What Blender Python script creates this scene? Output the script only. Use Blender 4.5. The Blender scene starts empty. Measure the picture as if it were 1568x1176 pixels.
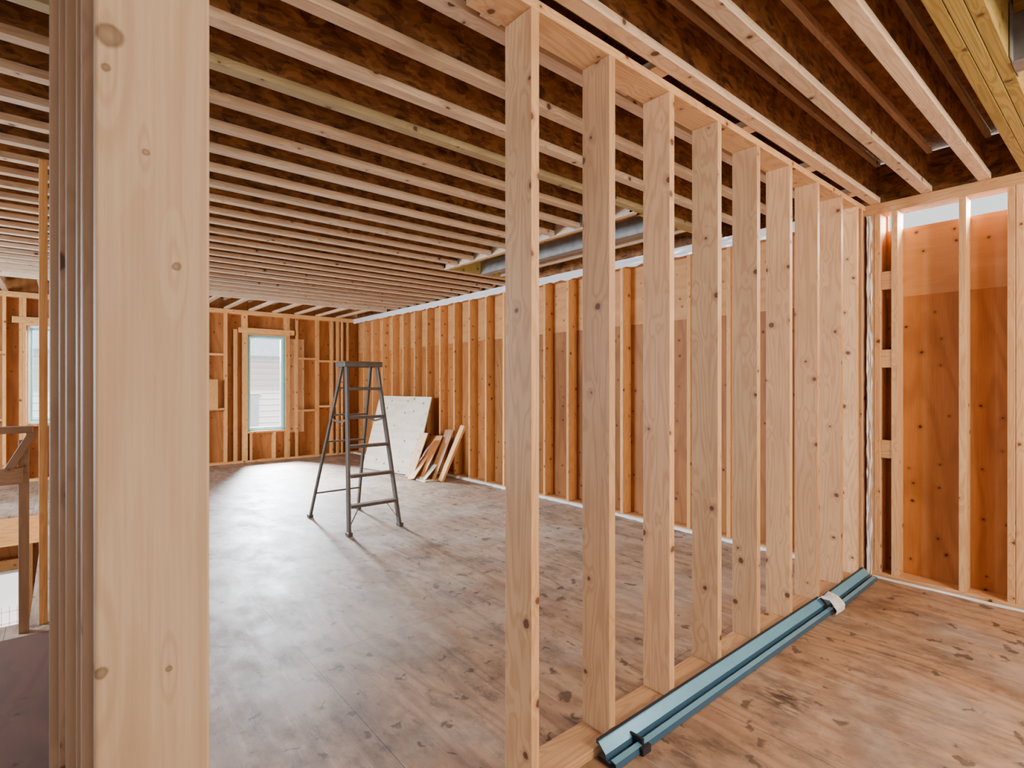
import bpy, bmesh, math, random
from mathutils import Vector, Matrix
random.seed(7)
scene = bpy.context.scene

# ------------------------------------------------------------------ node helpers
def new_mat(name):
    m = bpy.data.materials.new(name); m.use_nodes = True
    nt = m.node_tree; nt.nodes.clear()
    out = nt.nodes.new('ShaderNodeOutputMaterial')
    b = nt.nodes.new('ShaderNodeBsdfPrincipled')
    nt.links.new(b.outputs[0], out.inputs[0])
    return m, nt, b
def setin(nt, sock, v):
    if v is None: return
    if isinstance(v, bpy.types.NodeSocket): nt.links.new(v, sock)
    else: sock.default_value = v
def M(nt, op, a, b=None, c=None, clamp=False):
    n = nt.nodes.new('ShaderNodeMath'); n.operation = op; n.use_clamp = clamp
    setin(nt, n.inputs[0], a); setin(nt, n.inputs[1], b); setin(nt, n.inputs[2], c)
    return n.outputs[0]
def MR(nt, v, a, b, c, d):
    n = nt.nodes.new('ShaderNodeMapRange'); n.clamp = True
    setin(nt, n.inputs[0], v)
    for i, x in enumerate((a, b, c, d)): setin(nt, n.inputs[i+1], x)
    return n.outputs[0]
def MIX(nt, f, a, b, mode='MIX'):
    n = nt.nodes.new('ShaderNodeMix'); n.data_type = 'RGBA'; n.blend_type = mode
    setin(nt, n.inputs[0], f)
    setin(nt, n.inputs[6], a if isinstance(a, bpy.types.NodeSocket) else (*a[:3], 1))
    setin(nt, n.inputs[7], b if isinstance(b, bpy.types.NodeSocket) else (*b[:3], 1))
    return n.outputs[2]
def MAP(nt, vec, scale=(1,1,1), loc=(0,0,0), rot=(0,0,0)):
    n = nt.nodes.new('ShaderNodeMapping'); nt.links.new(vec, n.inputs[0])
    n.inputs[1].default_value = loc; n.inputs[2].default_value = rot; n.inputs[3].default_value = scale
    return n.outputs[0]
def NOISE(nt, vec, scale, detail=2, rough=.5, dist=0):
    n = nt.nodes.new('ShaderNodeTexNoise'); nt.links.new(vec, n.inputs['Vector'])
    n.inputs['Scale'].default_value = scale; n.inputs['Detail'].default_value = detail
    n.inputs['Roughness'].default_value = rough; n.inputs['Distortion'].default_value = dist
    return n.outputs[0]
def VOR(nt, vec, scale, rnd=1.0):
    n = nt.nodes.new('ShaderNodeTexVoronoi'); n.voronoi_dimensions = '2D'
    nt.links.new(vec, n.inputs['Vector']); n.inputs['Scale'].default_value = scale
    n.inputs['Randomness'].default_value = rnd
    return n.outputs['Distance'], n.outputs['Color']
def SEP(nt, c):
    n = nt.nodes.new('ShaderNodeSeparateColor'); nt.links.new(c, n.inputs[0]); return n.outputs
def BUMP(nt, h, strength, dist, bsdf):
    n = nt.nodes.new('ShaderNodeBump'); nt.links.new(h, n.inputs['Height'])
    n.inputs['Strength'].default_value = strength; n.inputs['Distance'].default_value = dist
    nt.links.new(n.outputs[0], bsdf.inputs['Normal'])

def wood_nodes(nt, uv, colA, colB, grain, knotcol, tintr, tintg, knots=1.0, kscale=5.0, gs=(0.8, 9, 1), contours=14, gstr=.3, fine=.22, halo=.08, vr=(.80,1.1), fixed=None):
    n1 = NOISE(nt, MAP(nt, uv, gs), 1.0, 1.5, .5)
    wv = nt.nodes.new('ShaderNodeTexNoise'); nt.links.new(uv, wv.inputs['Vector']); wv.inputs['Scale'].default_value = 30
    wa = nt.nodes.new('ShaderNodeVectorMath'); wa.operation = 'MULTIPLY_ADD'
    nt.links.new(wv.outputs['Color'], wa.inputs[0]); wa.inputs[1].default_value = (.012,.012,0); nt.links.new(uv, wa.inputs[2])
    dist, col = VOR(nt, wa.outputs[0], kscale)
    rnd = SEP(nt, col)
    hal = MR(nt, dist, 0, .3, halo, 0)
    fk = None
    if fixed:
        tc = nt.nodes.new('ShaderNodeTexCoord')
        sx = nt.nodes.new('ShaderNodeSeparateXYZ'); nt.links.new(tc.outputs['Object'], sx.inputs[0])
        wob = M(nt, 'MULTIPLY', M(nt, 'SUBTRACT', NOISE(nt, tc.outputs['Object'], 40, 2), .5), .010)
        for (kx, kz, kr) in fixed:
            dx = M(nt, 'SUBTRACT', sx.outputs[0], kx); dz = M(nt, 'SUBTRACT', sx.outputs[2], kz)
            d1 = M(nt, 'ADD', M(nt, 'SQRT', M(nt, 'ADD', M(nt, 'MULTIPLY', dx, dx), M(nt, 'MULTIPLY', dz, dz))), wob)
            dz2 = M(nt, 'MULTIPLY', dz, .22)
            d2 = M(nt, 'SQRT', M(nt, 'ADD', M(nt, 'MULTIPLY', dx, dx), M(nt, 'MULTIPLY', dz2, dz2)))
            hal = M(nt, 'ADD', hal, MR(nt, d2, 0, kr*3.5, .16, 0))
            kk = MR(nt, d1, kr*.85, kr*1.15, 1, 0)
            kk = M(nt, 'MULTIPLY', kk, MR(nt, d1, 0, kr, .55, 1))
            fk = kk if fk is None else M(nt, 'MAXIMUM', fk, kk)
    field = M(nt, 'MULTIPLY', M(nt, 'ADD', n1, hal), contours*6.28)
    lines = MR(nt, M(nt, 'SINE', field), -.2, 1, 0, 1)
    fn = NOISE(nt, MAP(nt, uv, (4, 170, 1)), 1.0, 3, .6)
    fine_ = MR(nt, fn, .35, .7, 0, 1)
    base = MIX(nt, tintr, colA, colB)
    c = MIX(nt, M(nt, 'MULTIPLY', lines, gstr), base, grain)
    c = MIX(nt, M(nt, 'MULTIPLY', fine_, fine), c, grain)
    blot = NOISE(nt, MAP(nt, uv, (1.6, 4, 1)), 1.3, 3, .6)
    c = MIX(nt, MR(nt, blot, .4, .75, 0, .35), c, grain)
    rad = M(nt, 'MULTIPLY', rnd[0], .06*knots)
    kd = M(nt, 'SUBTRACT', dist, rad)
    km = MR(nt, kd, .005, .03, 1, 0)
    gate = M(nt, 'GREATER_THAN', rnd[1], .3)
    km = M(nt, 'MULTIPLY', km, gate)
    ring = M(nt, 'MULTIPLY', MR(nt, kd, .03, .12, .45, 0), gate)
    if knots > 0:
        c = MIX(nt, ring, c, grain)
        c = MIX(nt, M(nt, 'MULTIPLY', km, .9), c, knotcol)
    if fk is not None: c = MIX(nt, M(nt, 'MULTIPLY', fk, .75), c, knotcol)
    val = MR(nt, tintg, 0, 1, vr[0], vr[1])
    hsv = nt.nodes.new('ShaderNodeHueSaturation'); nt.links.new(c, hsv.inputs['Color']); nt.links.new(val, hsv.inputs['Value'])
    return hsv.outputs[0], lines, km

def make_wood(name, colA, colB, grain, knotcol=(.12,.05,.02), rough=.6, **kw):
    m, nt, b = new_mat(name)
    uvn = nt.nodes.new('ShaderNodeUVMap'); uvn.uv_map = 'UVMap'
    at = nt.nodes.new('ShaderNodeAttribute'); at.attribute_name = 'tint'
    t = SEP(nt, at.outputs['Color'])
    c, lines, km = wood_nodes(nt, uvn.outputs[0], colA, colB, grain, knotcol, t[0], t[1], **kw)
    nt.links.new(c, b.inputs['Base Color']); b.inputs['Roughness'].default_value = rough
    b.inputs['Specular IOR Level'].default_value = .35
    BUMP(nt, lines, .08, .002, b)
    return m

def make_osb(name, cols, rough=.7, s=1.6):
    m, nt, b = new_mat(name)
    uvn = nt.nodes.new('ShaderNodeUVMap'); uvn.uv_map = 'UVMap'
    uv = uvn.outputs[0]
    nz = nt.nodes.new('ShaderNodeTexNoise'); nt.links.new(uv, nz.inputs['Vector']); nz.inputs['Scale'].default_value = 9
    nz.inputs['Detail'].default_value = 4
    add = nt.nodes.new('ShaderNodeVectorMath'); add.operation = 'MULTIPLY_ADD'
    nt.links.new(nz.outputs['Color'], add.inputs[0]); add.inputs[1].default_value = (.06,.06,0); nt.links.new(uv, add.inputs[2])
    d1, c1 = VOR(nt, MAP(nt, add.outputs[0], (14*s, 38*s, 1), rot=(0,0,.3)), 1)
    d2, c2 = VOR(nt, MAP(nt, add.outputs[0], (12*s, 30*s, 1), rot=(0,0,-.9)), 1)
    d3, c3 = VOR(nt, MAP(nt, add.outputs[0], (9*s, 9*s, 1), rot=(0,0,.9)), 1)
    r1 = SEP(nt, c1); r2 = SEP(nt, c2); r3 = SEP(nt, c3)
    f = M(nt, 'MULTIPLY', M(nt, 'ADD', M(nt, 'ADD', r1[0], r2[1]), r3[2]), .3333)
    ramp = nt.nodes.new('ShaderNodeValToRGB'); nt.links.new(f, ramp.inputs[0])
    el = ramp.color_ramp.elements; el[0].position = .12; el[1].position = .85
    el[0].color = (*cols[0], 1); el[1].color = (*cols[2], 1)
    e = el.new(.42); e.color = (*cols[1], 1)
    at = nt.nodes.new('ShaderNodeAttribute'); at.attribute_name = 'tint'
    t = SEP(nt, at.outputs['Color'])
    hsv = nt.nodes.new('ShaderNodeHueSaturation'); nt.links.new(ramp.outputs[0], hsv.inputs['Color'])
    nt.links.new(MR(nt, t[1], 0, 1, .8, 1.1), hsv.inputs['Value'])
    nt.links.new(hsv.outputs[0], b.inputs['Base Color']); b.inputs['Roughness'].default_value = rough
    BUMP(nt, f, .2, .001, b)
    return m

def make_plain(name, col, rough=.5, metal=0, noise=.15, alpha=1, nscale=8):
    m, nt, b = new_mat(name)
    tc = nt.nodes.new('ShaderNodeTexCoord')
    n = NOISE(nt, tc.outputs['Object'], nscale, 4, .6)
    c = MIX(nt, MR(nt, n, .3, .7, 0, noise), col, tuple(x*.35 for x in col))
    nt.links.new(c, b.inputs['Base Color'])
    b.inputs['Roughness'].default_value = rough; b.inputs['Metallic'].default_value = metal
    b.inputs['Alpha'].default_value = alpha
    return m

STUD = make_wood('spruce_stud', (.80,.49,.235), (.72,.40,.19), (.40,.17,.065), (.10,.035,.015), knots=1.05, gstr=.34)
POST = make_wood('spruce_post', (.62,.44,.27), (.58,.40,.24), (.36,.20,.10), (.09,.04,.015), knots=0, gs=(.35,5,1), contours=9, gstr=.28, fine=.28, halo=.0,
                 fixed=[(.050,1.905,.016),(.046,1.86,.006),(.129,1.595,.006),(.092,1.755,.0035),(.040,1.02,.009),(.120,1.0,.004),(.060,.72,.006)])
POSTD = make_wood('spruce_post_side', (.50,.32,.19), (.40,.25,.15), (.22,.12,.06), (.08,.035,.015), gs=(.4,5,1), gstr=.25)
DARKPLY = make_wood('dark_redbrown_plywood', (.12,.045,.022), (.12,.045,.022), (.06,.02,.01), (.03,.012,.008), rough=.85, gs=(.7,3,1), contours=6)
WSTUD = make_wood('wall_stud_wood', (.86,.47,.17), (.76,.37,.12), (.42,.16,.045), (.10,.04,.015))
FLANGE = make_wood('joist_flange_wood', (.82,.63,.45), (.68,.46,.29), (.36,.20,.10), (.08,.035,.012))
TREAT = make_wood('treated_beam_wood', (.58,.42,.12), (.48,.33,.09), (.22,.14,.03), (.10,.06,.02), gs=(.6,14,1), gstr=.5)
TREATJ = make_wood('weathered_joist_wood', (.60,.48,.26), (.52,.40,.20), (.30,.21,.10), (.10,.06,.02))
PLY = make_wood('orange_sheathing_plywood', (.58,.235,.055), (.46,.165,.036), (.25,.07,.014), (.025,.01,.006), knots=.75, kscale=5.5, gs=(.7,3.5,1), contours=6, gstr=.36, fine=.32, halo=.03, vr=(.70,1.08))
PLYL = make_wood('pale_upper_sheathing', (.70,.35,.12), (.64,.29,.10), (.40,.16,.045), (.10,.04,.015), knots=.7, kscale=5.5, gs=(.7,3.5,1), contours=6, gstr=.28, fine=.2, halo=.03)
PALEPLY = make_wood('pale_plywood', (.90,.81,.68), (.86,.74,.58), (.60,.44,.28), (.18,.08,.04), knots=1.2, gs=(.7,3,1), contours=6, gstr=.24, halo=.03)
OSB = make_osb('osb_web', ((.08,.026,.006), (.23,.085,.018), (.43,.18,.045)))
OSBD = make_osb('osb_deck', ((.15,.05,.013), (.27,.105,.028), (.42,.19,.055)))
POLY = make_plain('white_poly_film', (.9,.92,.96), .22, 0, .08, .9, 14)
GALV = make_plain('galvanised_steel', (.33,.33,.32), .5, .5, .5, 1, 12)
LADM = make_plain('ladder_dark_metal', (.10,.085,.072), .4, .2, .4, 1, 20)
LADS = make_plain('ladder_step_metal', (.24,.20,.17), .35, .4, .4, 1, 20)
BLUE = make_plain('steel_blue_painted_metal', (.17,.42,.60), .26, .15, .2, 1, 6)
BLUED = make_plain('dark_blue_metal', (.035,.10,.17), .35, .1, .15, 1, 6)  # darker blue for the groove and front edge of the flashing
BLACK = make_plain('black_rubber', (.015,.017,.025), .5, 0, .1)
TEAL = make_plain('teal_window_frame', (.16,.50,.55), .5)
WHITE = make_plain('white_vinyl', (.9,.9,.9), .4, 0, .05)
CREAM = make_plain('cream_trim', (.80,.74,.60), .5, 0, .1)
ORANGE = make_plain('orange_mesh', (.85,.40,.28), .6)
ROOF = make_plain('grey_roof', (.48,.54,.60), .8, 0, .3)
GROUND = make_plain('pale_ground', (.6,.6,.6), .9, 0, .3, 1, .5)

def floor_mat():
    m, nt, b = new_mat('plywood_subfloor')
    tc = nt.nodes.new('ShaderNodeTexCoord'); o = tc.outputs['Object']
    rotm = MAP(nt, o, (1,1,1), (0.35,.25,0), (0,0,math.pi/2))
    br = nt.nodes.new('ShaderNodeTexBrick'); nt.links.new(rotm, br.inputs['Vector'])
    br.inputs['Scale'].default_value = 1; br.inputs['Brick Width'].default_value = 2.44
    br.inputs['Row Height'].default_value = 1.22; br.inputs['Mortar Size'].default_value = .002
    br.inputs['Mortar Smooth'].default_value = .1
    br.inputs['Color1'].default_value = (0,0,0,1); br.inputs['Color2'].default_value = (1,1,1,1); br.inputs['Mortar'].default_value = (.5,.5,.5,1)
    sheet = SEP(nt, br.outputs['Color'])[0]
    c, lines, km = wood_nodes(nt, rotm, (.52,.375,.27), (.47,.33,.235), (.20,.115,.07), (.045,.025,.015), sheet, sheet, knots=.45, kscale=4.2, gs=(.5,2.6,1), contours=11, gstr=.40, fine=.40, halo=.0, vr=(.92,1.05))
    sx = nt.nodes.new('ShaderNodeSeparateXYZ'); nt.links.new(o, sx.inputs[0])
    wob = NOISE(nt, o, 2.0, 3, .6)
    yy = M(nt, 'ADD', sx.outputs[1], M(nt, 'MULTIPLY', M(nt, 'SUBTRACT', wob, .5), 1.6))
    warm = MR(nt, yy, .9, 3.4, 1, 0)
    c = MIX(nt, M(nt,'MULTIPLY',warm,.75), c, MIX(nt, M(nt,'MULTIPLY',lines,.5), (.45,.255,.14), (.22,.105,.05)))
    # trodden-in dirt, dust and scuffs
    dirt = NOISE(nt, MAP(nt, o, (1.5,.9,1)), 2.4, 8, .74)
    c = MIX(nt, MR(nt, dirt, .46, .66, 0, .7), c, (.10,.065,.048))
    dirt2 = NOISE(nt, MAP(nt, o, (3.0,1.2,1), (7,1,0)), 4, 6, .72)
    c = MIX(nt, MR(nt, dirt2, .53, .66, 0, .75), c, (.09,.058,.042))
    dust = NOISE(nt, MAP(nt, o, (1,1,1), (5,3,0)), 1.1, 6, .65)
    c = MIX(nt, MR(nt, dust, .48, .70, 0, .5), c, (.56,.49,.43))
    scr = NOISE(nt, MAP(nt, o, (22,1.2,1), (1,8,0), (0,0,.5)), 1.5, 5, .7)
    c = MIX(nt, MR(nt, scr, .60, .74, 0, .6), c, (.68,.58,.48))
    wo = nt.nodes.new('ShaderNodeTexNoise'); nt.links.new(o, wo.inputs['Vector']); wo.inputs['Scale'].default_value = 11
    wo.inputs['Detail'].default_value = 4
    wa = nt.nodes.new('ShaderNodeVectorMath'); wa.operation = 'MULTIPLY_ADD'
    nt.links.new(wo.outputs['Color'], wa.inputs[0]); wa.inputs[1].default_value = (.2,.2,0); nt.links.new(o, wa.inputs[2])
    sp, spc = VOR(nt, wa.outputs[0], 6.5)
    spr = SEP(nt, spc)
    spm = M(nt, 'MULTIPLY', MR(nt, M(nt,'SUBTRACT', sp, M(nt,'MULTIPLY', spr[0], .14)), 0, .08, 1, 0), M(nt,'GREATER_THAN', spr[1], .5))
    c = MIX(nt, M(nt, 'MULTIPLY', spm, .75), c, (.05,.035,.025))
    # smudged stain beside the flashing
    st = nt.nodes.new('ShaderNodeVectorMath'); st.operation = 'DISTANCE'
    nt.links.new(MAP(nt, wa.outputs[0], (1,1,0)), st.inputs[0]); st.inputs[1].default_value = (2.60,1.14,0)
    stm = M(nt, 'MULTIPLY', MR(nt, st.outputs['Value'], .05, .17, 1, 0), MR(nt, NOISE(nt, MAP(nt, o, (3,1,1), (0,0,0), (0,0,.9)), 14, 3, .6), .42, .58, 0, 1))
    c = MIX(nt, M(nt, 'MULTIPLY', stm, .85), c, (.04,.025,.02))
    c = MIX(nt, M(nt, 'MULTIPLY', br.outputs['Fac'], .75), c, (.05,.035,.03))
    nt.links.new(c, b.inputs['Base Color'])
    nt.links.new(MR(nt, dirt, .3, .7, .40, .64), b.inputs['Roughness'])
    BUMP(nt, M(nt,'SUBTRACT', dirt, br.outputs['Fac']), .25, .004, b)
    return m
FLOORM = floor_mat()

# ------------------------------------------------------------------ mesh builder
class B:
    def __init__(s, name, mats, bevel=.0025):
        s.name, s.mats, s.bevel = name, mats, bevel
        s.bm = bmesh.new(); s.uv = s.bm.loops.layers.uv.new('UVMap'); s.col = s.bm.loops.layers.float_color.new('tint')
    def box(s, lo, hi, ax=None, mi=0, X=None, tint=None):
        dims = [hi[i]-lo[i] for i in range(3)]
        if ax is None: ax = max(range(3), key=lambda i: dims[i])
        t = tint or (random.random(), random.random(), random.random(), 1)
        ru, rv = random.uniform(0,40), random.uniform(0,40)
        P = [Vector((x,y,z)) for z in (lo[2],hi[2]) for y in (lo[1],hi[1]) for x in (lo[0],hi[0])]
        V = [s.bm.verts.new(X @ p if X else p) for p in P]
        F = [((0,2,3,1),2),((4,5,7,6),2),((0,1,5,4),1),((2,6,7,3),1),((0,4,6,2),0),((1,3,7,5),0)]
        for k,(idx,n) in enumerate(F):
            f = s.bm.faces.new([V[i] for i in idx]); f.material_index = mi
            oth = [i for i in range(3) if i != n]
            if ax in oth: ua = ax; va = [i for i in oth if i != ax][0]
            else: ua, va = oth
            for l, i in zip(f.loops, idx):
                l[s.uv].uv = (P[i][ua]-lo[ua]+ru+k*.37, P[i][va]-lo[va]+rv+k*.51); l[s.col] = t
    def beam(s, p0, p1, w, h, up=(0,0,1), mi=0, tint=None):
        p0, p1 = Vector(p0), Vector(p1); d = p1-p0; L = d.length; d.normalize()
        u = Vector(up); r = d.cross(u).normalized(); u = r.cross(d).normalized()
        X = Matrix((( d.x,r.x,u.x,p0.x),(d.y,r.y,u.y,p0.y),(d.z,r.z,u.z,p0.z),(0,0,0,1)))
        s.box((0,-w/2,-h/2),(L,w/2,h/2), 0, mi, X, tint)
    def strip(s, pts_a, pts_b, mi=0):
        va = [s.bm.verts.new(p) for p in pts_a]; vb = [s.bm.verts.new(p) for p in pts_b]
        for i in range(len(va)-1):
            f = s.bm.faces.new((va[i], va[i+1], vb[i+1], vb[i])); f.material_index = mi
            for l in f.loops: l[s.uv].uv = (l.vert.co.x+l.vert.co.y, l.vert.co.z); l[s.col] = (.5,.5,.5,1)
    def done(s, parent=None, smooth=False):
        bmesh.ops.recalc_face_normals(s.bm, faces=s.bm.faces[:])
        me = bpy.data.meshes.new(s.name); s.bm.to_mesh(me); s.bm.free()
        for m in s.mats: me.materials.append(m)
        o = bpy.data.objects.new(s.name, me); scene.collection.objects.link(o)
        if s.bevel:
            bv = o.modifiers.new('bevel','BEVEL'); bv.width = s.bevel; bv.segments = 2; bv.limit_method = 'ANGLE'
        if smooth:
            for p in me.polygons: p.use_smooth = True
        if parent: o.parent = parent
        return o
def empty(name):
    e = bpy.data.objects.new(name, None); scene.collection.objects.link(e); return e

# ------------------------------------------------------------------ dimensions
CH = 2.745          # underside of joists
XW = 4.58           # inner face of long wall (right)
YF = 10.45          # inner face of far wall
YP = 1.35           # near face of partition
W, D = .038, .14

# ------------------------------------------------------------------ floor
b = B('floor', [FLOORM, WSTUD, OSB], 0)
b.box((-.15,-3,-.02),(4.72,10.59,0), 1)
b.box((-4,-3,-.02),(-.15,4.3,0), 1)
b.box((-4,7.85,-.02),(-.15,10.59,0), 1)
b.box((-4,7.85,-.32),(-.15,7.89,-.02), 0, 1)
b.box((-4,4.26,-.32),(-.15,4.30,-.02), 0, 1)
b.box((-.15,4.26,-.32),(-.11,7.89,-.02), 1, 1)
b.done()

# ------------------------------------------------------------------ ceiling : I-joists + deck
ceil = empty('ceiling')
b = B('deck', [OSBD], 0)
b.box((-4.2,-3.2,CH+.305),(4.74,10.6,CH+.325), 0)
b.done(ceil)
b = B('i_joists', [FLANGE, OSB, TREAT, GALV, TREATJ])
def ijoist(y, x0, x1, mi=0):
    b.box((x0,y,CH),(x1,y+.064,CH+.038), 0, mi)
    b.box((x0,y,CH+.266),(x1,y+.064,CH+.304), 0, mi)
    b.box((x0,y+.027,CH+.038),(x1,y+.037,CH+.266), 0, 1)
k = -12; 
while True:
    y = .644+.3048*k
    if y > 8.85: break
    k += 1
    if -3.1 < y and abs(y-.339) > .05:
        if y < .3: ijoist(y, -4.1, 2.99)
        elif abs(y-2.473) < .05: ijoist(y, -4.1, XW, 4)
        elif 2.6 < y < 5.2: ijoist(y, -4.1, 3.36)
        else: ijoist(y, -4.1, XW)
b.box((-4.1,9.02,CH),(XW,9.06,CH+.30), 0, 0); 
x = -3.9
while x < XW-.1:
    b.box((x,9.06,CH+.16),(x+.038,YF+.1,CH+.30), 1, 0)
    b.box((x,9.06,CH+.0),(x+.064,YF+.1,CH+.038), 1, 0)
    x += .406
# opening framing near long wall
b.box((3.36,2.54,CH-.01),(3.405,5.20,CH+.30), 1, 0)
b.box((3.41,2.54,CH+.0),(3.455,5.20,CH+.30), 1, 2)
b.box((3.36,5.17,CH),(XW,5.21,CH+.30), 0, 2)
b.box((3.36,2.54,CH),(XW,2.58,CH+.30), 0, 2)
y = .644+.3048*7
while y < 5.15:
    b.box((3.345,y-.005,CH-.003),(3.362,y+.075,CH+.12), 2, 3); y += .3048
b.box((3.86,2.58,CH-.005),(3.96,5.17,CH+.005), 1, 3)
b.box((3.86,2.58,CH+.005),(3.868,5.17,CH+.14), 1, 3)
b.box((4.15,2.58,CH+.01),(4.19,5.17,CH+.25), 1, 0)
# treated beam near camera, header and hanger
for yy in (.36,.408,.456): b.box((-4.1,yy,CH),(XW,yy+.046,CH+.29), 0, 2)
b.box((3.0,-3,CH+.01),(3.045,.355,CH+.29), 1, 2)
b.box((3.047,-3,CH+.01),(3.09,.355,CH+.29), 1, 0)
b.box((2.99,.25,CH-.004),(3.10,.358,CH+.006), 0, 3)
b.box((2.992,.25,CH),(2.998,.358,CH+.2), 2, 3); b.box((3.092,.25,CH),(3.098,.358,CH+.2), 2, 3)
b.box((2.93,.352,CH),(3.16,.358,CH+.22), 2, 3)
b.box((XW+.06,-3,CH),(XW+.10,YF,CH+.30), 1, 1)
for x in (1.15, 1.9, 2.7, 3.5, 4.2):
    b.box((x,1.31,CH+.002),(x+.09,1.55,CH+.04), 1, 0)
b.done(ceil)

# ------------------------------------------------------------------ partition
b = B('stud_partition', [STUD])
xr = [1.26+.41*i for i in range(9)] + [4.44]
for x in xr:
    b.box((x-W,YP,W),(x,YP+D,CH-W), 2)
b.box((1.222,YP,0.0),(XW,YP+D,W), 0)
b.box((1.05,YP,CH-W),(XW,YP+D,CH), 0)
b.done()

# ------------------------------------------------------------------ near built-up post and left stud wall
b = B('wall_left', [POST, POSTD], .004)
for i, xl in enumerate((.034,.021,.016,.004,-.004,-.016)):
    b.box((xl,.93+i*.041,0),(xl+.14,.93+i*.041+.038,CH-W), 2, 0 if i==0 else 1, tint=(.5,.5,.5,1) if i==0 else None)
y = 1.55
while y < 4.1:
    b.box((0,y,W),(.14,y+W,CH-W), 2, 1); y += .406
b.box((0,1.18,0),(.14,4.1,W), 1, 1)
b.box((0,.9,CH-W),(.14,4.2,CH), 1, 1)
b.done()

# ------------------------------------------------------------------ exterior side wall (beyond the stair)
b = B('wall_side', [PLY, WSTUD], 0)
for lo, hi in (((-4.13,-3,-3.1),(-4.11,5.0,3.0)), ((-4.13,9.0,-3.1),(-4.11,10.6,3.0)), ((-4.13,5.0,-3.1),(-4.11,9.0,.7)), ((-4.13,5.0,2.35),(-4.11,9.0,3.0))):
    b.box(lo, hi, 2)
y = -2.9
while y < 10.4:
    if not 4.9 < y < 8.95: b.box((-4.11,y,.04),(-3.97,y+W,CH), 2, 1)
    else: b.box((-4.11,y,.04),(-3.97,y+W,.66), 2, 1)
    y += .4064
b.box((-4.11,5.0,.66),(-3.97,9.0,.70), 1, 1); b.box((-4.11,5.0,2.35),(-3.97,9.0,2.6), 1, 1)
b.box((-4.11,-3,0),(-3.97,10.4,.04), 1, 1)
b.done()

# ------------------------------------------------------------------ long right wall
wr = empty('wall_right')
b = B('studs', [WSTUD, STUD])
ys = [-2.7,-2.3,-1.9,-1.5,-1.1,-.7,-.3,.10,.49,.53,.769,1.149,1.255,1.296]
for y in ys: b.box((XW,y,W),(XW+D,y+W,CH-2*W), 2, 1)
b.box((XW,1.36,W),(XW+D,1.36+W,CH-2*W), 2, 1)
y = 1.60
while y < YF-.05:
    b.box((XW,y,W),(XW+D,y+W,CH-2*W), 2, 0); y += .4
for z in (.88,1.54,2.11):
    b.box((XW+.01,1.187,z),(XW+.048,1.255,z+.13), 1, 1)
b.box((XW,-3,0),(XW+D,YF+D,W), 1, 1)
b.box((XW,-3,CH-2*W),(XW+D,YF+D,CH-W), 1, 1); b.box((XW,-3,CH-W),(XW+D,YF+D,CH), 1, 1)
b.done(wr)
b = B('sheathing', [PLY, PLYL], 0)
y = -3.64
while y < YF:
    y1 = min(y+2.44, YF+.2)
    b.box((XW+D,y,-.3),(XW+D+.012,y1,2.06), 2)
    top = 2.56 if y < 1.2 else 2.8
    b.box((XW+D+.002,y,2.06),(XW+D+.012,y1,top), 1, 1)
    y = y1
b.done(wr)
b = B('poly_film', [POLY], 0)
def film(p0, p1, h, axis_out, n=140, amp=.012):
    p0, p1 = Vector(p0), Vector(p1)
    rows = 6; prev = None
    for r in range(rows):
        cur = []
        for i in range(n+1):
            p = p0.lerp(p1, i/n); 
            p = p + Vector(h)*(r/(rows-1)) + Vector(axis_out)*(random.uniform(0,1)*amp + .006)
            if r == rows-1: p += Vector(h)*random.uniform(-.12,.12)
            cur.append(p)
        if prev: b.strip(prev, cur)
        prev = cur
film((XW-.004,1.5,CH-.002),(XW-.004,YF,CH-.002),(0,0,-.09),(-1,0,0))
film((XW-.004,1.5,.030),(XW-.004,YF,.030),(-.015,0,-.026),(-1,0,0))
film((XW-.004,-3,.016),(XW-.004,1.3,.016),(-.012,0,-.013),(-1,0,0), 60, .006)
film((XW-.006,1.335,.02),(XW-.006,1.335,2.66),(0,-.035,0),(-1,0,0), 60, .014)
b.done(wr, True)

# ------------------------------------------------------------------ far wall
wb = empty('wall_back')
b = B('studs', [WSTUD, PALEPLY, PLY, STUD])
w1 = (2.57,3.217,.564,2.312); w2 = (-.39,.26,.84,2.27)
x = -3.9
while x < XW:
    blocked = (w1[0]-.10 < x+W and x < w1[1]+.06) or (w2[0]-.06 < x+W and x < w2[1]+.06)
    if not blocked: b.box((x,YF,W),(x+W,YF+D,CH-2*W), 2)
    else:
        lowtop = w1[2] if x > 1 else w2[2]
        b.box((x,YF,W),(x+W,YF+D,lowtop-W), 2)
    x += .4064
for w in (w1, w2):
    for dx in (-.045,-.084): b.box((w[0]+dx,YF,W),(w[0]+dx+W,YF+D,CH-2*W), 2)
    for dx in (.007,.046): b.box((w[1]+dx,YF,W),(w[1]+dx+W,YF+D,CH-2*W), 2)
    b.box((w[0]-.16,YF-.02,w[3]+.03),(w[1]+.16,YF+.02,w[3]+.12), 0, 0)
    b.box((w[0]-.007,YF,w[2]-W),(w[1]+.007,YF+D,w[2]), 0)
    b.box((w[0]-.007,YF,w[3]),(w[1]+.007,YF+D,w[3]+W), 0)
b.box((3.31,YF+.05,.5),(3.58,YF+.062,2.28), 2, 3)
b.box((2.34,YF+.03,.03),(2.40,YF+.1,2.4), 2, 0)
for z in (.93,1.89):
    x = -3.9
    while x < XW-.4:
        if not ((w1[0]-.3 < x+.2 < w1[1]+.1) or (w2[0]-.3 < x+.2 < w2[1]+.1)):
            zz = z + random.choice((-.04,0,.03))
            b.box((x+W,YF+.0,zz),(x+.4064,YF+D-.002,zz+W), 0)
        x += .4064
b.box((1.9,YF-.012,.98),(2.08,YF,1.5), 2, 0)
for xx in (4.1,4.2,4.3,4.42): b.box((xx,YF-.01,W),(xx+W,YF+D,CH-2*W), 2)
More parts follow.
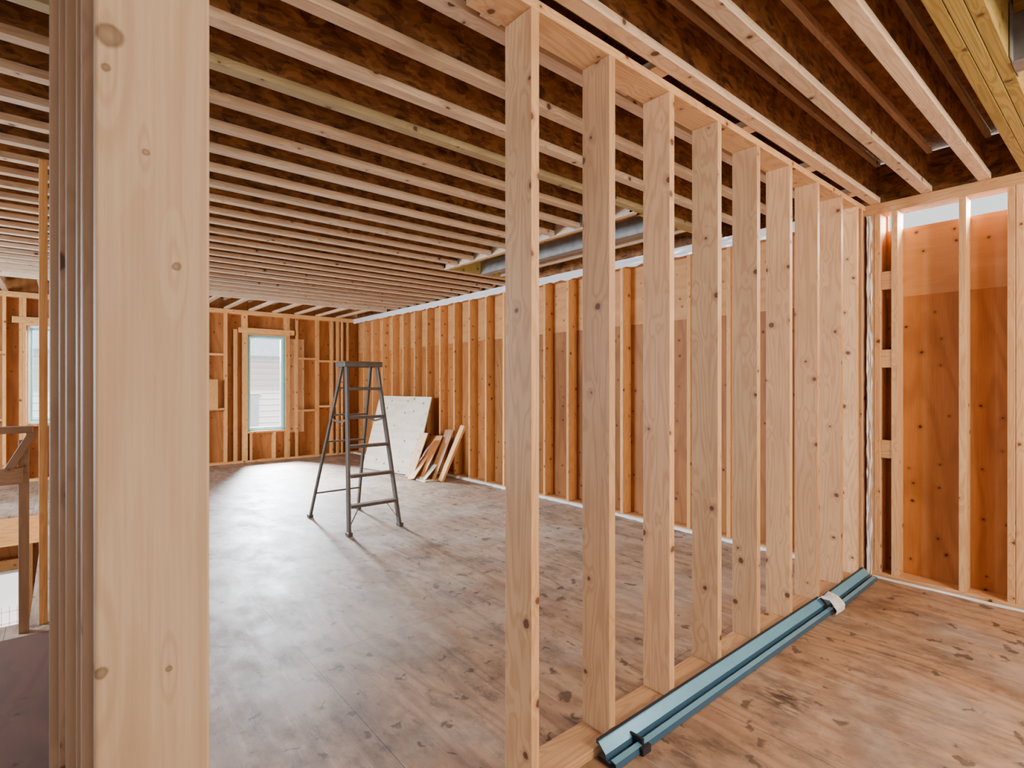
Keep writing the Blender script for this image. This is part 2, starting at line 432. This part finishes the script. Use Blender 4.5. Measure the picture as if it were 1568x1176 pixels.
b.box((-4,YF,0),(XW,YF+D,W), 0)
b.box((-4,YF,CH-2*W),(XW,YF+D,CH-W), 0); b.box((-4,YF,CH-W),(XW,YF+D,CH), 0)
b.done(wb)
b = B('sheathing', [PLY], 0)
def wall_with_hole(xa, xb, za, zb, wins, y0, y1):
    xs = sorted([xa]+[v for w in wins for v in w[:2]]+[xb])
    for i in range(len(xs)-1):
        a, c = xs[i], xs[i+1]
        hole = [w for w in wins if abs(w[0]-a) < 1e-6]
        segs = [(za, hole[0][2]), (hole[0][3], zb)] if hole else [(za, zb)]
        for s0, s1 in segs:
            xx = a
            while xx < c-1e-6:
                xe = min(xx+1.22, c); b.box((xx,y0,s0),(xe,y1,s1), 2); xx = xe
wall_with_hole(-4, XW+D, -.3, CH+.32, [w2, w1], YF+D, YF+D+.012)
w3 = (-1.3,-.38,-2.14,-1.25)
wall_with_hole(-4, XW+D, -3.1, -.3, [w3], YF+D, YF+D+.012)
b.done(wb)

def window(name, w, y0, mats):
    e = empty(name)
    b = B(name+'_frame', mats, .002)
    f = .03
    b.box((w[0],y0,w[2]),(w[0]+f,y0+.09,w[3]), 2); b.box((w[1]-f,y0,w[2]),(w[1],y0+.09,w[3]), 2)
    b.box((w[0]+f,y0,w[2]),(w[1]-f,y0+.09,w[2]+f), 0); b.box((w[0]+f,y0,w[3]-f),(w[1]-f,y0+.09,w[3]), 0)
    g = .03
    b.box((w[0]+f,y0+.04,w[2]+f),(w[0]+f+g,y0+.07,w[3]-f), 2, 1); b.box((w[1]-f-g,y0+.04,w[2]+f),(w[1]-f,y0+.07,w[3]-f), 2, 1)
    b.box((w[0]+f+g,y0+.04,w[2]+f),(w[1]-f-g,y0+.07,w[2]+f+g), 0, 1); b.box((w[0]+f+g,y0+.04,w[3]-f-g),(w[1]-f-g,y0+.07,w[3]-f), 0, 1)
    o = b.done(e); o.name = 'frame'
    return e
window('window_1', w1, YF+.05, [TEAL, WHITE])
window('window_2', w2, YF+.05, [WHITE, TEAL])
window('window_3', w3, YF+.05, [CREAM, WHITE])

# ------------------------------------------------------------------ lower storey
b = B('lower_floor', [FLOORM], 0); b.box((-4,2,-3.12),(4.7,10.6,-3.1), 1); b.done()
b = B('lower_wall_framing', [WSTUD, PLY])
x = -3.9
while x < 1:
    if not (-1.35 < x < -.36): b.box((x,YF,-3.06),(x+W,YF+D,-.36), 2)
    x += .4064
b.box((-4,YF,-.36),(1,YF+D,-.32), 0); b.box((-4,YF,-3.1),(1,YF+D,-3.06), 0)
b.box((-1.34,YF,w3[3]+.02),(-.34,YF+.1,w3[3]+.16), 0)
b.box((-.37,YF-.01,-3.06),(-.33,YF+D,-.36), 2)
b.done()

# ------------------------------------------------------------------ guard rail by the stair opening
b = B('guard_rail', [WSTUD, POSTD])
b.box((-.105,4.2,0),(-.066,4.238,CH), 2)
b.box((-.19,4.12,0.0),(-.145,4.158,1.10), 2, 1)
b.box((-2.6,4.10,1.14),(-.13,4.19,1.178), 0, 1)
b.beam((-.13,4.1,1.14),(-.24,4.1,.92), .038, .07, up=(0,1,0), mi=1)
b.box((-.30,4.05,.86),(-.17,4.12,.95), 0, 1)
b.box((-2.6,4.14,.0),(-2.56,4.18,1.14), 2)
b.done()
b = B('dark_floor_sheet', [DARKPLY], .001)  # red-brown plywood sheet added to darken the floor left of the post
b.box((-1.4,1.2,.0),(-.02,4.02,.019), 1, 0, tint=(1,.5,0,1)); b.done()

# ------------------------------------------------------------------ step ladder
b = B('step_ladder', [LADM, LADS], .002)
FL0, FR0 = Vector((2.05,4.80,0)), Vector((2.587,4.82,0)); FL1, FR1 = Vector((2.14,5.07,1.63)), Vector((2.46,5.07,1.63))
BL0, BR0 = Vector((2.02,5.74,0)), Vector((2.57,5.77,0)); BL1, BR1 = Vector((2.15,5.19,1.61)), Vector((2.45,5.19,1.61))
for p0,p1 in ((FL0,FL1),(FR0,FR1)):
    b.beam(p0,p1,.025,.055,up=(0,-1,0))
for p0,p1 in ((BL0,BL1),(BR0,BR1)):
    b.beam(p0,p1,.022,.04,up=(0,-1,0))
for p in (FL0,FR0,BL0,BR0):
    b.box((p.x-.022,p.y-.04,0),(p.x+.022,p.y+.035,.035), 1)
for i in range(5):
    z = .27+.278*i; t = z/1.63
    a, c = FL0.lerp(FL1,t), FR0.lerp(FR1,t)
    b.box((a.x+.01,a.y-.035,z-.006),(c.x-.01,a.y+.045,z+.004), 0, 1)
    b.box((a.x+.01,a.y-.037,z-.024),(c.x-.01,a.y-.033,z+.004), 0)
    b.box((a.x+.01,a.y+.043,z-.024),(c.x-.01,a.y+.047,z+.004), 0)
    if i < 1:
        for p,q in ((a,FL0.lerp(FL1,0.04)),(c,FR0.lerp(FR1,0.04))):
            b.beam(p+Vector((.12 if p is a else -.12,0,0)), q, .004,.02,up=(0,-1,0))
    if i in (0,2,3,4):
        a, c = BL0.lerp(BL1,t), BR0.lerp(BR1,t)
        b.box((a.x,a.y-.015,z-.01),(c.x,a.y+.015,z+.006), 0)
b.box((2.10,5.02,1.63),(2.50,5.24,1.645), 0)
b.box((2.10,5.02,1.59),(2.50,5.026,1.63), 0); b.box((2.10,5.234,1.59),(2.50,5.24,1.63), 0)
b.box((2.10,5.026,1.59),(2.106,5.234,1.63), 1); b.box((2.494,5.026,1.59),(2.50,5.234,1.63), 1)
for L0,L1,R0,R1 in ((FL0,FL1,BL0,BL1),(FR0,FR1,BR0,BR1)):
    pa, pb = L0.lerp(L1,.66), R0.lerp(R1,.66); mid = (pa+pb)/2 + Vector((0,0,-.03))
    b.beam(pa, mid, .004, .02); b.beam(mid, pb, .004, .02)
b.done()

# ------------------------------------------------------------------ leaning plywood and scraps
b = B('plywood_sheet', [PALEPLY], .001)
e0, e1 = Vector((4.14,7.25,0.008)), Vector((3.87,8.5,0.008))
t0 = Vector((4.545,7.18,1.24)); 
ux = (e1-e0).normalized(); L = (e1-e0).length
uz = (t0-e0); uz = (uz-ux*uz.dot(ux)).normalized(); un = ux.cross(uz)
X = Matrix(((ux.x,uz.x,un.x,e0.x),(ux.y,uz.y,un.y,e0.y),(ux.z,uz.z,un.z,e0.z),(0,0,0,1)))
b.box((0,0,-.009),(L,1.26,.009), 0, 0, X, (0,1,0,1))
b.done()
b = B('wood_scrap_pile', [PALEPLY, WSTUD, PLY, STUD], .001)
def lean(x0,y0,x1,y1,h,w,mi,th=.012, tw=0):
    p0, p1 = Vector((x0,y0,0.006)), Vector((x1,y1,h))
    b.beam(p0,p1,w,th,up=(-1,tw,.2),mi=mi)
lean(4.02,7.20,4.30,7.22,.66,.22,3)
lean(4.06,7.02,4.44,7.06,.62,.30,2)
lean(4.16,6.80,4.52,6.84,.72,.22,2)
lean(4.04,6.90,4.32,6.92,.26,.26,0)
lean(4.22,6.62,4.55,6.52,.80,.10,1,.038)
lean(3.96,7.04,4.25,7.12,.30,.20,1)
b.box((4.0,6.70,.0),(4.30,6.95,.02), 1, 0)
b.done()

# ------------------------------------------------------------------ blue metal flashing
def flashing(name, x0, x1, rot, off):
    b = B(name, [BLUE, BLACK, BLUED], 0)
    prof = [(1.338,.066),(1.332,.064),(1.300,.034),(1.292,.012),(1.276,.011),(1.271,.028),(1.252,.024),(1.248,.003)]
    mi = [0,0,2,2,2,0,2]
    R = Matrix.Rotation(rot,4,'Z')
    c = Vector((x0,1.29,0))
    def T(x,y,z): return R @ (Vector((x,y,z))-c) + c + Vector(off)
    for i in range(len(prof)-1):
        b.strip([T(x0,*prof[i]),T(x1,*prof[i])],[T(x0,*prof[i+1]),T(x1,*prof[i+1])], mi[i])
    bmesh.ops.remove_doubles(b.bm, verts=b.bm.verts[:], dist=1e-5)
    X = Matrix.Translation(Vector(off)) @ Matrix.Translation(c) @ R @ Matrix.Translation(-c)
    b.box((x0,1.335,.056),(x1,1.345,.072), 0, 1, X)
    if x1-x0 > 1.5:
        for xx in (x0+.16,):
            b.box((xx,1.25,.012),(xx+.010,1.33,.048), 1, 1, X)
            b.box((xx-.02,1.232,.0),(xx+.03,1.248,.028), 0, 1, X)
    b.box((x0-.002,1.25,.0),(x0+.006,1.335,.010), 1, 1, X)
    o = b.done()
    s = o.modifiers.new('sol','SOLIDIFY'); s.thickness = .002
    return o
fl1 = flashing('metal_flashing', 1.55, 3.66, 0.0, (0,0,0.002))
flashing('metal_flashing', 3.67, 4.50, .02, (0,-.014,.002))
b = B('plastic_wrap', [POLY], 0)
prev = None
for r in range(9):
    a = r/8*math.pi
    cur = [Vector((3.60+i*.018+random.uniform(-.01,.01), 1.280+math.cos(a)*(.06+random.uniform(0,.02)), .012+math.sin(a)*(.075+random.uniform(0,.015)))) for i in range(9)]
    if prev: b.strip(prev, cur)
    prev = cur
b.done(fl1, True)

# ------------------------------------------------------------------ exterior
b = B('ground', [GROUND], 0); b.box((-60,-60,-3.4),(60,80,-3.3)); b.done()
b = B('neighbour_house', [WHITE, ROOF, TEAL], 0)
b.box((-4,24,-3.3),(14,32,2.6), 0, 0)
for z in [i*.25-3.2 for i in range(23)]: b.box((-4,23.97,z),(14,24.0,z+.02), 0, 0)
b.beam((5,23.2,2.5),(5,28,5.2), 19, .15, up=(0,0,1), mi=1)
b.box((5.2,23.93,-.3),(6.3,23.97,1.0), 0, 1); b.box((5.1,23.9,1.0),(6.4,23.95,1.1), 0, 0)
b.done()
b = B('safety_fence', [ORANGE], 0)
for i in range(5): b.box((-3,12.6,-3.3+i*.2),(1,12.61,-3.29+i*.2), 0)
for i in range(40): b.box((-3+i*.1,12.6,-3.3),(-2.99+i*.1,12.61,-2.4), 2)
b.done()

# ------------------------------------------------------------------ lights
w = bpy.data.worlds.new('World'); scene.world = w; w.use_nodes = True
bg = w.node_tree.nodes['Background']; bg.inputs[0].default_value = (.96,.97,1,1); bg.inputs[1].default_value = 1.45
def area(name, loc, target, sx, sy, power, col):
    l = bpy.data.lights.new(name,'AREA'); l.shape='RECTANGLE'; l.size=sx; l.size_y=sy; l.energy=power; l.color=col
    o = bpy.data.objects.new(name,l); scene.collection.objects.link(o); o.location = loc
    o.rotation_euler = (Vector(target)-Vector(loc)).to_track_quat('-Z','Y').to_euler()
area('window_daylight', (2.9,12.6,2.7), (2.8,8.5,0.6), 1.2, 1.4, 5600, (.82,.91,1))
area('side_daylight', (-3.6,7.0,1.7), (2.5,4.6,.3), 2.4, 1.2, 800, (.74,.87,1))
area('gap_daylight', (5.25,.3,2.90), (4.6,.4,2.5), 3.4, .6, 700, (1,.98,.95))
area('warm_fill', (2.6,-2.4,2.2), (3.6,1.6,1.2), 1.2, 1.0, 185, (1,.83,.60))  # added warm fill from behind the camera to brighten the near room
sl = bpy.data.lights.new('sun','SUN'); sl.energy = 8; sl.angle = .05
so = bpy.data.objects.new('sun', sl); scene.collection.objects.link(so)
so.rotation_euler = Vector((.1,.5,-.86)).to_track_quat('-Z','Y').to_euler()

# ------------------------------------------------------------------ camera
cd = bpy.data.cameras.new('camera'); cam = bpy.data.objects.new('camera', cd); scene.collection.objects.link(cam)
cam.location = (0,0,1.42); cam.rotation_euler = (math.radians(90),0,math.radians(-40.1))
cd.sensor_width = 36; cd.lens = 18.78; cd.clip_start = .01
cd.dof.use_dof = True; cd.dof.focus_distance = 3.5; cd.dof.aperture_fstop = 6.3
scene.camera = cam
